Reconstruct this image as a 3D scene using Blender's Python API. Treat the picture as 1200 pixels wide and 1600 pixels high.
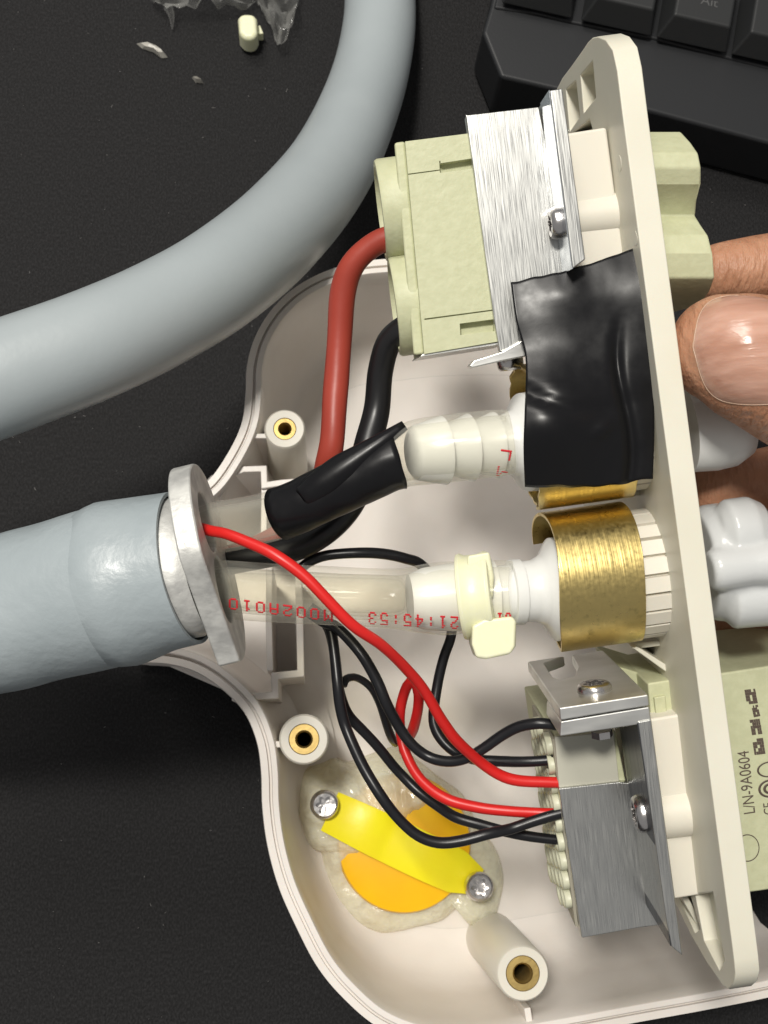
import bpy, bmesh, math, random
from mathutils import Vector, Matrix, noise
from mathutils.bvhtree import BVHTree
random.seed(7)
for o in list(bpy.data.objects): bpy.data.objects.remove(o)
sc = bpy.context.scene
# ---------------------------------------------------------------- camera (all lengths in mm, scene in metres)
MM = .001
F = 1800.0                      # focal length in photo pixels (photo 1200x1600)
CAMH = 258.0
down = Vector((-120/F, -350/F, -1)).normalized()          # world down seen from the camera
Zc = -down
Yc = (Vector((0,1,0)) - Zc*Zc.y).normalized()
Xc = Yc.cross(Zc).normalized()
Rw = Matrix((Xc, Yc, Zc))                                  # camera vector -> world vector
CAM = Vector((0, 0, CAMH))
cd = bpy.data.cameras.new('camera'); cam = bpy.data.objects.new('camera', cd)
sc.collection.objects.link(cam); sc.camera = cam
cam.matrix_world = Matrix.Translation(CAM*MM) @ Rw.to_4x4()
cd.sensor_fit = 'VERTICAL'; cd.sensor_height = 24; cd.lens = F/1600*24
cd.clip_start = .005; cd.clip_end = 20
cd.dof.use_dof = True; cd.dof.focus_distance = .172; cd.dof.aperture_fstop = 48
# ---------------------------------------------------------------- light
w = bpy.data.worlds.new('World'); sc.world = w; w.use_nodes = True
w.node_tree.nodes['Background'].inputs[0].default_value = (.86,.85,.84,1)
w.node_tree.nodes['Background'].inputs[1].default_value = .31
def area(name, loc, size, power, col, aim=(40,-30,50), size_y=None):
    l = bpy.data.lights.new(name, 'AREA'); o = bpy.data.objects.new(name, l); sc.collection.objects.link(o)
    l.shape = 'RECTANGLE'; l.size = size; l.size_y = size_y or size; l.energy = power; l.color = col
    o.location = loc
    o.rotation_euler = (Vector(aim)*MM - Vector(loc)).to_track_quat('-Z','Y').to_euler()
area('ceiling_lamp', (-.19,.20,1.0), .12, 7.3, (1,.96,.885))
area('second_lamp', (-.30,.62,1.0), .30, 3.9, (1,.95,.88))
sc.view_settings.view_transform = 'Standard'; sc.view_settings.look = 'None'
sc.view_settings.exposure = .16; sc.view_settings.gamma = 1
# ---------------------------------------------------------------- placing: a measured image point plus its depth gives a point of the place
def ray(px, py): return Rw @ Vector(((px-600)/F, (800-py)/F, -1))
def C(px, py, D): return CAM + ray(px,py)*D
def hit(px, py, p0, n):
    r = ray(px,py); return CAM + r*((p0-CAM).dot(n)/r.dot(n))
def T(px, py, z=0.): return hit(px, py, Vector((0,0,z)), Vector((0,0,1)))
# frame of the hand-held connector plate: E1 right, E2 up the picture, E3 towards the viewer
dv = Vector(((540-600)/F, (800-620)/F, -1)); 
uv = Vector((.135, -.99, .135*dv.x - .99*dv.y)).normalized(); dv.normalize()
E3 = Rw @ (-dv); E2 = Rw @ (-uv); E1 = E2.cross(E3).normalized(); dW = -E3
P0 = C(1000, 800, 162)
def A(px, py, w=0.): return hit(px, py, P0 + dW*w, dW)
def depth(p): return -(Rw.transposed() @ (p-CAM)).z
RA = Matrix((E1, E2, E3)).transposed()
# ---------------------------------------------------------------- materials
def nd(nt, t, **k):
    n = nt.nodes.new(t)
    for a, b in k.items(): setattr(n, a, b)
    return n
def mat(name, col, rough=.5, metal=0, bump=0, bscale=2000, stretch=(1,1,1), col2=None, cscale=300, cstretch=None,
        trans=0, ior=1.45, sss=0, sssr=(1,.5,.3), coat=0, rvar=0, spec=.5, cdet=4, ramp=(.35,.65), alpha=1, aniso=0, sheen=0, bdist=.00006):
    m = bpy.data.materials.new(name); m.use_nodes = True; nt = m.node_tree; b = nt.nodes['Principled BSDF']; L = nt.links.new
    b.inputs['Base Color'].default_value = (*col,1); b.inputs['Roughness'].default_value = rough
    b.inputs['Metallic'].default_value = metal; b.inputs['IOR'].default_value = ior
    b.inputs['Transmission Weight'].default_value = trans; b.inputs['Specular IOR Level'].default_value = spec
    b.inputs['Coat Weight'].default_value = coat; b.inputs['Coat Roughness'].default_value = .08
    b.inputs['Alpha'].default_value = alpha; b.inputs['Anisotropic'].default_value = aniso
    b.inputs['Sheen Weight'].default_value = sheen
    if sss:
        b.inputs['Subsurface Weight'].default_value = sss; b.inputs['Subsurface Radius'].default_value = sssr
        b.inputs['Subsurface Scale'].default_value = .0015
    tc = nd(nt, 'ShaderNodeTexCoord')
    def nz(scale, st, det=4):
        mp = nd(nt, 'ShaderNodeMapping'); mp.inputs['Scale'].default_value = st; L(tc.outputs['Object'], mp.inputs['Vector'])
        n = nd(nt, 'ShaderNodeTexNoise'); n.inputs['Scale'].default_value = scale; n.inputs['Detail'].default_value = det
        L(mp.outputs[0], n.inputs['Vector']); return n
    if col2 is not None:
        n = nz(cscale, cstretch or stretch, cdet); r = nd(nt, 'ShaderNodeValToRGB')
        r.color_ramp.elements[0].position = ramp[0]; r.color_ramp.elements[1].position = ramp[1]
        r.color_ramp.elements[0].color = (*col,1); r.color_ramp.elements[1].color = (*col2,1)
        L(n.outputs['Fac'], r.inputs[0]); L(r.outputs[0], b.inputs['Base Color'])
    if rvar:
        n = nz(cscale*1.7, cstretch or stretch, 3); mr = nd(nt, 'ShaderNodeMapRange')
        mr.inputs[1].default_value=.3; mr.inputs[2].default_value=.7
        mr.inputs[3].default_value=max(0,rough-rvar); mr.inputs[4].default_value=rough+rvar
        L(n.outputs['Fac'], mr.inputs[0]); L(mr.outputs[0], b.inputs['Roughness'])
    if bump:
        n = nz(bscale, stretch); bp = nd(nt, 'ShaderNodeBump'); bp.inputs['Strength'].default_value = bump
        bp.inputs['Distance'].default_value = bdist
        L(n.outputs['Fac'], bp.inputs['Height']); L(bp.outputs[0], b.inputs['Normal'])
    return m
M = {}
M['mat'] = mat('desk_cloth', (.005,.0048,.0052), .75, bump=1, bscale=2600, bdist=.00028, col2=(.026,.0255,.027), cscale=2500, cdet=8, ramp=(.42,.85), stretch=(1,.6,1), spec=.35)
M['hose'] = mat('hose_vinyl', (.345,.385,.40), .36, spec=.9, bump=.25, bscale=900, bdist=.0001, rvar=.05, col2=(.365,.405,.42), cscale=60, cdet=8)
M['sleeve'] = mat('shrink_sleeve', (.31,.355,.375), .38, spec=.7, bump=.6, bscale=480, bdist=.00025, rvar=.08, col2=(.33,.375,.395), cscale=120)
M['shell'] = mat('cream_plastic', (.70,.65,.60), .38, bump=.25, bscale=900, bdist=.00008, sss=.06, col2=(.74,.695,.65), cscale=70, cdet=8, rvar=.06)
M['plate'] = mat('ivory_plastic', (.66,.635,.53), .42, bump=.15, bscale=1800, sss=.06, col2=(.69,.665,.565), cscale=90)
M['ivory'] = mat('post_plastic', (.70,.665,.58), .4, bump=.15, bscale=1500, sss=.06)
M['green'] = mat('sage_plastic', (.49,.50,.32), .5, bump=.5, bscale=1300, bdist=.00012, col2=(.53,.54,.355), cscale=700, sss=.03)
M['alu'] = mat('brushed_aluminium', (.53,.535,.52), .36, metal=1, bump=.3, bscale=2600, stretch=(2.2,.05,.2), bdist=.00004, col2=(.66,.66,.635), cscale=4200, cstretch=(1.3,.03,.3), rvar=.14, cdet=6, ramp=(.3,.7))
M['alu_plain'] = mat('milled_aluminium', (.70,.70,.67), .38, metal=.92, bump=.3, bscale=800, bdist=.00004, stretch=(.3,1,1), col2=(.74,.74,.72), cscale=300, rvar=.08)
M['dark_reflection'] = mat('aluminium_dark_reflection', (.045,.048,.055), .30, metal=.35, bump=.3, bscale=900, bdist=.00005, stretch=(1,.1,1), rvar=.06)  # near-black base colour paints the dark reflection on the aluminium flange
M['cast'] = mat('rough_cut_aluminium', (.47,.47,.455), .52, metal=.4, bump=.7, bscale=800, bdist=.00018, col2=(.68,.68,.65), cscale=300, rvar=.10)
M['brass'] = mat('brass_sheet', (.64,.50,.20), .33, metal=1, bump=.7, bscale=1600, stretch=(1.5,.03,.03), bdist=.00005, col2=(.44,.35,.14), cscale=900, cstretch=(1,1,1), rvar=.06, ramp=(.58,.80))
M['insert'] = mat('brass_insert', (.46,.335,.13), .5, metal=1, bump=.6, bscale=1500)
M['steel'] = mat('screw_steel', (.60,.58,.57), .24, metal=1, bump=.8, bscale=700, bdist=.0001)
M['tape'] = mat('black_vinyl_tape', (.005,.005,.006), .33, bump=.1, bscale=700, bdist=.00008, rvar=.05, spec=.36)
M['blackcable'] = mat('black_cable', (.010,.010,.011), .34, bump=.3, bscale=420, bdist=.00008)
M['blackwire'] = mat('black_wire', (.009,.009,.011), .33, bump=.4, bscale=500)
M['redwire'] = mat('red_wire', (.62,.016,.014), .36, bump=.4, bscale=400)
M['redcable'] = mat('dark_red_cable', (.30,.040,.025), .42, bump=.3, bscale=350, bdist=.0002, col2=(.34,.048,.03), cscale=120)
M['nylon'] = mat('white_nylon', (.75,.755,.735), .28, sss=.35, sssr=(1,1,.95), bump=.1, bscale=500)
M['coupling_nylon'] = mat('glossy_translucent_nylon', (.60,.615,.615), .2, sss=.3, sssr=(1,1,1), bump=.1, bscale=400)
M['tie'] = mat('natural_nylon', (.80,.80,.56), .32, sss=.3, sssr=(1,1,.6), bump=.25, bscale=700)
M['yellow'] = mat('yellow_plastic', (.93,.50,.003), .35, sss=.1, sssr=(1,.6,.1), col2=(.95,.55,.004), cscale=100)
M['lemon'] = mat('lemon_strap', (.95,.84,.012), .30, sss=.1, sssr=(1,.9,.1), bump=.2, bscale=250, bdist=.0003, col2=(.95,.80,.015), cscale=120)
M['case'] = mat('keyboard_case', (.018,.019,.021), .45, bump=.3, bscale=2500, spec=.4)
M['key'] = mat('key_plastic', (.020,.021,.022), .5, bump=.3, bscale=2500, spec=.4)
M['legend'] = mat('key_legend', (.08,.08,.08), .5)
M['ink'] = mat('brown_ink', (.09,.065,.05), .6)
M['redink'] = mat('red_ink', (.62,.02,.03), .5)
M['dark'] = mat('dark_cavity', (.02,.02,.02), .6)
M['skin'] = mat('skin', (.40,.19,.108), .45, bump=1, bscale=520, bdist=.0006, stretch=(2.4,.7,1), sss=.18, sssr=(1,.35,.2), col2=(.52,.27,.165), cscale=160, cstretch=(1,1,1), rvar=.06)
M['nail'] = mat('finger_nail', (.44,.235,.165), .22, bump=1, bscale=500, stretch=(.12,2,1), bdist=.00015, sss=.3, coat=.2, col2=(.56,.335,.255), cscale=260, cstretch=(.15,2,1))
M['nailedge'] = mat('nail_edge', (.58,.38,.27), .35, sss=.2)
M['scrap'] = mat('scrap_flake', (.55,.53,.48), .3, trans=.3, bump=.5, bscale=600)
def clear(name, col, rough, lo, hi, tint, bump=.15, bscale=250, bdist=.0002):
    """thin soft plastic: denser where seen edge-on, with a glossy skin"""
    m = mat(name, col, rough, bump=bump, bscale=bscale, bdist=bdist, coat=.6); nt = m.node_tree; out = nt.nodes['Material Output']; b = nt.nodes['Principled BSDF']
    t = nd(nt,'ShaderNodeBsdfTransparent'); t.inputs[0].default_value = (*tint,1); mx = nd(nt,'ShaderNodeMixShader')
    lw = nd(nt,'ShaderNodeLayerWeight'); lw.inputs[0].default_value = .35; mr = nd(nt,'ShaderNodeMapRange'); mr.inputs[3].default_value=lo; mr.inputs[4].default_value=hi
    nt.links.new(lw.outputs['Facing'], mr.inputs[0]); nt.links.new(mr.outputs[0], mx.inputs[0])
    nt.links.new(t.outputs[0], mx.inputs[1]); nt.links.new(b.outputs[0], mx.inputs[2]); nt.links.new(mx.outputs[0], out.inputs[0]); return m
M['tube'] = clear('clear_tube', (.74,.73,.66), .06, .03, .34, (.995,.99,.965))
M['milky'] = clear('milky_tube', (.72,.71,.65), .09, .04, .40, (.985,.98,.95))
M['film'] = clear('clear_film', (.45,.45,.43), .08, .04, .5, (.97,.97,.97), .8, 150, .0006)
def glue_mat():
    m = mat('hot_glue', (.94,.94,.76), .10, coat=.8, sss=.3, sssr=(1,1,.7), bump=1, bscale=330, bdist=.0011, stretch=(1,1,1))
    nt = m.node_tree; out = nt.nodes['Material Output']; b = nt.nodes['Principled BSDF']
    t = nd(nt,'ShaderNodeBsdfTransparent'); t.inputs[0].default_value = (.97,.95,.84,1)
    mx = nd(nt,'ShaderNodeMixShader'); n = nd(nt,'ShaderNodeTexNoise'); n.inputs['Scale'].default_value = 130; n.inputs['Detail'].default_value = 3
    tc = nd(nt,'ShaderNodeTexCoord'); nt.links.new(tc.outputs['Object'], n.inputs['Vector'])
    mr = nd(nt,'ShaderNodeMapRange'); mr.inputs[1].default_value=.3; mr.inputs[2].default_value=.7; mr.inputs[3].default_value=.34; mr.inputs[4].default_value=.66
    nt.links.new(n.outputs['Fac'], mr.inputs[0]); nt.links.new(mr.outputs[0], mx.inputs[0])
    nt.links.new(t.outputs[0], mx.inputs[1]); nt.links.new(b.outputs[0], mx.inputs[2]); nt.links.new(mx.outputs[0], out.inputs[0])
    return m
M['glue'] = glue_mat()
# ---------------------------------------------------------------- building
FR = {}
I3 = Matrix.Identity(3)
def tag(o, label=None, cat=None, group=None, kind=None):
    if label: o['label'] = label
    if cat: o['category'] = cat
    if group: o['group'] = group
    if kind: o['kind'] = kind
    return o
def thing(name, label, cat, at, rot=I3, group=None):
    o = bpy.data.objects.new(name, None); sc.collection.objects.link(o); o.empty_display_size = .005
    m = Matrix.Translation(Vector(at)*MM) @ rot.to_4x4(); o.matrix_world = m; FR[o.name] = m
    return tag(o, label, cat, group)
def obj(name, bm, m, parent=None, bevel=0, seg=2, smooth=40, rot=None, at=None, label=None, cat=None, kind=None, sub=0, group=None, solid=0):
    """bm is in world millimetres; it becomes one mesh object (child of parent, or top-level)."""
    if parent is not None: fm = FR[parent.name]
    else:
        if at is None:
            c = sum((v.co for v in bm.verts), Vector())/max(1,len(bm.verts)); c.z = min(v.co.z for v in bm.verts)
        else: c = Vector(at)
        fm = Matrix.Translation(c*MM) @ (rot or I3).to_4x4()
    inv = fm.inverted()
    for v in bm.verts: v.co = inv @ (v.co*MM)
    if len(bm.faces): bmesh.ops.recalc_face_normals(bm, faces=bm.faces)
    me = bpy.data.meshes.new(name); bm.to_mesh(me); bm.free()
    me.materials.append(M[m] if isinstance(m,str) else m)
    o = bpy.data.objects.new(name, me); sc.collection.objects.link(o)
    if parent is not None: o.parent = parent
    else: o.matrix_world = fm
    FR[o.name] = fm
    for p in me.polygons: p.use_smooth = True
    if smooth < 180: me.set_sharp_from_angle(angle=math.radians(smooth))
    if bevel:
        b = o.modifiers.new('bevel','BEVEL'); b.width = bevel*MM; b.segments = seg; b.limit_method='ANGLE'; b.angle_limit = math.radians(35); b.harden_normals = True
    if solid:
        s = o.modifiers.new('thick','SOLIDIFY'); s.thickness = solid*MM; s.offset = 0
    if sub:
        s = o.modifiers.new('sub','SUBSURF'); s.levels = sub; s.render_levels = sub
    return tag(o, label, cat, group, kind)
def world_bvh(o):
    dg = bpy.context.evaluated_depsgraph_get(); dg.update(); ev = o.evaluated_get(dg); me = ev.to_mesh()
    m = FR[o.name]; vs = [(m @ v.co)/MM for v in me.vertices]; ps = [tuple(p.vertices) for p in me.polygons]
    ev.to_mesh_clear(); return BVHTree.FromPolygons(vs, ps)
def cast(bvh, px, py):
    r = ray(px,py).normalized(); h = bvh.ray_cast(CAM, r); return h[0], h[1]
def loops(bm, rings, close=True, cap=(True,True)):
    vs = [[bm.verts.new(p) for p in r] for r in rings]
    n = len(vs[0])
    for a, b in zip(vs, vs[1:]):
        for i in range(n if close else n-1):
            j = (i+1)%n
            bm.faces.new((a[i],a[j],b[j],b[i]))
    if cap[0] and close: bm.faces.new(vs[0][::-1])
    if cap[1] and close: bm.faces.new(vs[-1])
    return vs
def prism(front, vec, bm=None):
    bm = bm or bmesh.new(); loops(bm, [front, [p+vec for p in front]]); return bm
def PA(pts, w0, w1, bm=None):
    """outline traced on plate-frame plane w0, pushed back to w1"""
    return prism([A(x,y,w0) for x,y in pts], dW*(w1-w0), bm)
def PT(pts, z1, z0, bm=None):
    return prism([T(x,y,z1) for x,y in pts], Vector((0,0,z0-z1)), bm)
def frame_of(ax):
    ax = ax.normalized(); t = Vector((0,0,1)) if abs(ax.z)<.8 else Vector((0,1,0))
    a = ax.cross(t).normalized(); return a, ax.cross(a).normalized()
def lathe(p, ax, prof, n=32, bm=None, cap=(True,True), a0=0, ref=None):
    """prof: (distance along ax, radius)"""
    bm = bm or bmesh.new(); ax = ax.normalized(); a,b = ref or frame_of(ax)
    rings = [[p+ax*t+(a*math.cos(2*math.pi*i/n+a0)+b*math.sin(2*math.pi*i/n+a0))*max(r,.001) for i in range(n)] for t,r in prof]
    loops(bm, rings, True, cap); return bm
def smoothpath(pts, step=1.0):
    """Catmull-Rom through (Vector, radius) list"""
    P = [Vector((*p, r)) for p, r in pts]; P = [P[0]*2-P[1]] + P + [P[-1]*2-P[-2]]
    out = []
    for i in range(1, len(P)-2):
        n = max(2, int((P[i+1]-P[i]).to_3d().length/step))
        for k in range(n):
            t = k/n; a,b,c,d = P[i-1:i+3]
            out.append(.5*((2*b)+(c-a)*t+(2*a-5*b+4*c-d)*t*t+(3*b-a-3*c+d)*t**3))
    out.append(P[-2]); return [(q.to_3d(), q.w) for q in out]
def tube(pts, n=16, step=.8, bm=None, inner=None, sq=None):
    """pts: (Vector, radius); rotation-minimising sweep"""
    bm = bm or bmesh.new(); path = smoothpath(pts, step)
    d0 = (path[1][0]-path[0][0]).normalized(); a,b = frame_of(d0); rings=[]; prev = d0
    for i,(p,r) in enumerate(path):
        q0 = path[max(0,i-1)][0]; q1 = path[min(len(path)-1,i+1)][0]; d = (q1-q0).normalized()
        q = prev.rotation_difference(d); a = q @ a; a = (a-d*a.dot(d)).normalized(); b = d.cross(a); prev = d
        rings.append([p+(a*math.cos(2*math.pi*k/n)+b*math.sin(2*math.pi*k/n))*r for k in range(n)])
    if inner is None: loops(bm, rings)
    else:
        ins = []
        for (p,r), ring in zip(path, rings): ins.append([p+(v-p)*((r-inner)/r) for v in ring])
        vo = loops(bm, rings, True, (False,False)); vi = loops(bm, ins, True, (False,False))
        for e in (0,-1):
            for i in range(n):
                j=(i+1)%n; bm.faces.new((vo[e][i],vo[e][j],vi[e][j],vi[e][i]))
    return bm
def pxpath(lst, rpx=None):
    """(px, py, D[, rpx]) -> (Vector, radius mm)"""
    out = []
    for q in lst:
        r = (q[3] if len(q)>3 else rpx)*q[2]/F; out.append((C(*q[:3]), r))
    return out
def pan_screw(parent, p, ax, r, h, torx=True, name='screw'):
    """pan-head screw with a six-lobed recess"""
    bm = bmesh.new(); a,b = frame_of(ax); n = 48; ax = ax.normalized()
    def rec(i): return .52+.11*math.cos(6*2*math.pi*i/n)
    rings = []
    for t,k in ((-.6*h,.985),(0,1),(.5*h,.98),(.78*h,.90),(.92*h,.76)):
        rings.append([p+ax*t+(a*math.cos(2*math.pi*i/n)+b*math.sin(2*math.pi*i/n))*r*k for i in range(n)])
    for t,k in ((.90*h,1),(-.45*h,.95),(-.5*h,.2)):
        rings.append([p+ax*t+(a*math.cos(2*math.pi*i/n)+b*math.sin(2*math.pi*i/n))*r*k*(rec(i)) for i in range(n)])
    loops(bm, rings)
    return obj(name, bm, 'steel', parent, smooth=35)
def cut(o, bms):
    """boolean-subtract world-mm bmeshes from o"""
    fm = FR[o.name]; inv = fm.inverted()
    for bm in bms:
        for v in bm.verts: v.co = inv @ (v.co*MM)
        bmesh.ops.recalc_face_normals(bm, faces=bm.faces)
        me = bpy.data.meshes.new('cutter'); bm.to_mesh(me); bm.free()
        c = bpy.data.objects.new('cutter', me); sc.collection.objects.link(c); c.matrix_world = fm
        md = o.modifiers.new('cut','BOOLEAN'); md.object = c; md.operation='DIFFERENCE'; md.solver='EXACT'
        o.modifiers.move(len(o.modifiers)-1, 0)
        if o.parent: 
            par = o.parent; o.parent = None; o.matrix_world = fm
        else: par = None
        bv = [m for m in o.modifiers if m.type!='BOOLEAN']
        for m in bv: m.show_viewport = False
        dg = bpy.context.evaluated_depsgraph_get(); dg.update()
        new = bpy.data.meshes.new_from_object(o.evaluated_get(dg)); o.modifiers.remove(md)
        for m in bv: m.show_viewport = True
        mts = [m for m in o.data.materials]; o.data = new
        new.materials.clear(); [new.materials.append(m) for m in mts]
        for p in new.polygons: p.use_smooth = True; p.material_index = 0
        new.set_sharp_from_angle(angle=math.radians(35))
        bpy.data.objects.remove(c)
        if par: o.parent = par; o.matrix_world = fm; o.matrix_parent_inverse = Matrix.Identity(4); o.matrix_basis = Matrix.Identity(4)
# ================================================================ THE DESK
bm = bmesh.new(); loops(bm, [[Vector((x,y,0)) for x,y in ((-900,-900),(900,-900),(900,900),(-900,900))],[Vector((x,y,-3)) for x,y in ((-900,-900),(900,-900),(900,900),(-900,900))]])
obj('desk_mat', bm, 'mat', at=(0,0,0), kind='structure', smooth=30)
# lint and crumbs on the cloth
bm = bmesh.new()
for i in range(420):
    x = random.uniform(-110,120); y = random.uniform(-80,190); s = random.uniform(.05,.16); a = random.uniform(0,6.28); L = s*random.choice((1,1,1.6,3))
    p = Vector((x,y,.03)); u = Vector((math.cos(a),math.sin(a),0)); v = Vector((-u.y,u.x,0))
    loops(bm, [[p-u*L-v*s*.5, p+u*L-v*s*.4, p+u*L+v*s*.5, p-u*L*.8+v*s*.5],[p-u*L*.7-v*s*.3+Vector((0,0,.08)), p+u*L*.6-v*s*.3+Vector((0,0,.09)), p+u*L*.6+v*s*.3+Vector((0,0,.08)), p-u*L*.6+v*s*.3+Vector((0,0,.08))]])
obj('lint', bm, mat('lint_fibre',(.16,.155,.15),.7), at=(0,0,0), kind='stuff', smooth=30)
# ================================================================ HOSES
hs = [(560,-260,300,54),(588,-130,290,54),(594,-20,281,55),(590,60,273,57.5),(568,150,262,61),(519,258,243,68),(444,352,223,75),(350,432,206,80),(250,491,196,83),(150,537,189,86),(60,571,185,88),(-60,612,181,91),(-260,670,178,94)]
o = obj('grey_hose', tube(pxpath(hs), n=40, step=3), 'hose', smooth=180)
tag(o, 'smooth blue-grey hose bending in a quarter circle across the desk at upper left', 'hose')
hroot = thing('hose_end', 'thick blue-grey hose end with overlapped sleeve, metal collar and rough oval flange', 'hose', C(120,950,176))
obj('hose', tube(pxpath([(-300,1010,186,112),(-100,978,183,113),(0,962,177.5,114),(120,938,175,113),(200,915,173.8,112),(262,896,173,108)]), n=48, step=3), 'hose', hroot, smooth=180)
def wob(bm, amp, fr):
    bm.normal_update()
    ns = [(v, v.normal.copy()) for v in bm.verts]
    for v,n in ns: v.co += n*amp*noise.noise(v.co*fr)
    return bm
sl = tube(pxpath([(-300,1008,188,121),(-100,977,183,121),(0,960,177.5,122),(60,944,176.4,123),(110,931,175.4,125),(150,921,174.6,126),(190,911,174,126),(212,905,173.8,124),(240,898,173.4,120),(262,893,173,117)]), n=72, step=1.5, inner=.7)
obj('shrink_sleeve', wob(sl, .3, .10), 'sleeve', hroot, smooth=60)
sl = tube(pxpath([(185,912,174.2,127),(187,911.6,174,131),(222,902,173.6,127),(245,896,173.3,124),(292,886,172.6,121)]), n=72, step=1.0, inner=.55)
obj('sleeve_overlap', wob(sl, .25, .11), 'sleeve', hroot, smooth=60)
hax = (C(318,878,172.75)-C(268,890,172.8)); hax.normalize()
obj('collar', lathe(C(262,893,173), hax, [(0,10.4),(1,10.7),(3.2,10.7),(4.4,10.2)], 64), 'cast', hroot)
# flange: an oval plate with a cut facet and two holes, standing across the hose axis
fa = (Yc_w := Rw @ Vector((-.17,1,0))); fa = (fa-hax*fa.dot(hax)).normalized(); fb = hax.cross(fa).normalized()
if fb.dot(CAM-C(300,880,165)) < 0: fb = -fb
fc = C(309,886,173)
out = []
for i in range(72):
    t = 2*math.pi*i/72; x = 14.2*math.cos(t); y = 14.0*math.sin(t)     # x along fa (up), y toward viewer
    x = math.copysign(abs(math.cos(t))**.85, math.cos(t))*15.2
    y = math.copysign(abs(math.sin(t))**.9, math.sin(t))*12.8
    if x*-.52 + y*.85 > 10.0:                                          # sawn facet at lower front
        k = x*-.52 + y*.85 - 10.0; x += .52*k; y -= .85*k
    out.append((x,y))
bm = bmesh.new(); th = 3.3
loops(bm, [[fc+fa*x+fb*y+hax*t for x,y in out] for t in (0,th)])
fl = obj('flange', bm, 'cast', hroot, smooth=25)
holes = []
def hole(cx, cy, r, rr=None):
    b2 = bmesh.new(); loops(b2, [[fc+fa*(cx+r*math.cos(2*math.pi*k/32))+fb*(cy+(rr or r)*math.sin(2*math.pi*k/32))+hax*t for k in range(32)] for t in (-4,th+4)]); return b2
cut(fl, [hole(6.2,2.0,4.6,4.9), hole(-4.2,1.5,5.0,5.2)])
bv = fl.modifiers.new('bevel','BEVEL'); bv.width=.00025; bv.segments=2; bv.limit_method='ANGLE'; bv.angle_limit=.6
# ================================================================ LOWER SHELL
root = thing('housing_half', 'open cream plastic housing half with screw posts lying on the desk under the wires', 'housing', T(700,1000,0))
ZR = 40.
ol = [(1000,405),(900,396),(800,392),(700,394),(620,402),(560,408),(505,424),(458,450),(422,485),(397,527),(385,571),(383,612),(378,655),(362,695),(332,742),(303,768),
      (215,1036),(262,1038),(305,1050),(345,1076),(380,1112),(400,1158),(407,1205),(409,1262),(417,1322),(434,1385),(460,1445),(494,1510),(535,1560),(590,1606),(660,1632),(750,1640),(870,1622),(1000,1598),(1100,1580),(1200,1560),(1300,1536)]
def dens(pts, k=6, brk=()):
    res = []
    for i in range(len(pts)-1):
        p0 = pts[max(0,i-1)]; p1=pts[i]; p2=pts[i+1]; p3=pts[min(len(pts)-1,i+2)]
        for j in range(k):
            t=j/k; res.append(.5*((2*p1)+(p2-p0)*t+(2*p0-5*p1+4*p2-p3)*t*t+(3*p1-p0-3*p2+p3)*t**3))
    res.append(pts[-1]); return res
i0 = 16
wa = dens([T(x,y,ZR) for x,y in ol[:i0]]); wb = dens([T(x,y,ZR) for x,y in ol[i0:]])
prof = [(5.5,.6),(2.2,9),(.6,22),(0,ZR-1),(.15,ZR),(1.45,ZR),(1.5,ZR-.9),(1.95,ZR-.9),(2.0,ZR+.2),(2.15,ZR+.45),(3.1,ZR+.45),(3.25,ZR+.2),(3.6,ZR-6),(4.6,18),(6.2,10),(9,6.4),(13,4.9),(15,4.6)]
def wall(path):
    bm = bmesh.new(); rings=[]
    cen = T(720,1000,ZR)
    for i,p in enumerate(path):
        d = (path[min(len(path)-1,i+1)]-path[max(0,i-1)]); d.z=0; d.normalize(); n = Vector((-d.y,d.x,0))
        rings.append([Vector((p.x,p.y,0))+n*o_+Vector((0,0,z)) for o_,z in prof])
    loops(bm, rings, close=False); return bm, rings
for nm, pa in (('side_wall',wa),('side_wall',wb)):
    bm, rings = wall(pa); obj(nm, bm, 'shell', root, smooth=50)
    if pa is wa: ra = rings
    else: rb = rings
fl = [r[-1] for r in ra] + [r[-1] for r in rb]
fl = [Vector((p.x,p.y,4.55)) for p in fl]
bm = bmesh.new(); f = bm.faces.new([bm.verts.new(p) for p in fl]); bmesh.ops.triangulate(bm, faces=[f])
bmesh.ops.solidify(bm, geom=bm.faces[:], thickness=2.0)
obj('floor_panel', bm, 'shell', root, smooth=30)
# neck floor: trough under the hose
obj('neck_floor', PT([(205,1036),(270,930),(308,766),(330,742),(420,730),(420,1090),(345,1076),(262,1040)], 7.5, 3.5), 'shell', root, bevel=.4)
def ribwall(pts, zt, zb, th, name='rib'):
    P = [T(x,y,zt) for x,y in pts]; bm = bmesh.new(); L=[];R=[]
    for i,p in enumerate(P):
        a = (p-P[i-1]).normalized() if i else None; b = (P[i+1]-p).normalized() if i<len(P)-1 else None
        d = ((a or b)+(b or a)); d.normalize(); n = Vector((-d.y,d.x,0)); k = 1/max(.5, n.dot(Vector((-(a or b).y,(a or b).x,0))))
        L.append(p+n*th/2*k); R.append(p-n*th/2*k)
    o_ = L+R[::-1]; n=len(P)
    vt = [bm.verts.new(p) for p in o_]; vb = [bm.verts.new(Vector((p.x,p.y,zb))) for p in o_]
    for i in range(n-1):
        bm.faces.new((vt[i],vt[i+1],vt[2*n-2-i],vt[2*n-1-i])); bm.faces.new((vb[i],vb[i+1],vb[2*n-2-i],vb[2*n-1-i]))
    for i in range(2*n): j=(i+1)%(2*n); bm.faces.new((vt[i],vt[j],vb[j],vb[i]))
    return obj(name, bm, 'shell', root, bevel=.2)
ribwall([(340,776),(363,740),(380,733),(412,732),(413,758),(440,754),(470,752)], 38, 5, 1.25)
ribwall([(362,1090),(430,1086),(429,1056),(470,1052),(468,960),(466,880)], 38, 5, 1.35)
ribwall([(421,880),(420,968),(422,1048)], 38, 5, 1.2)
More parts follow.
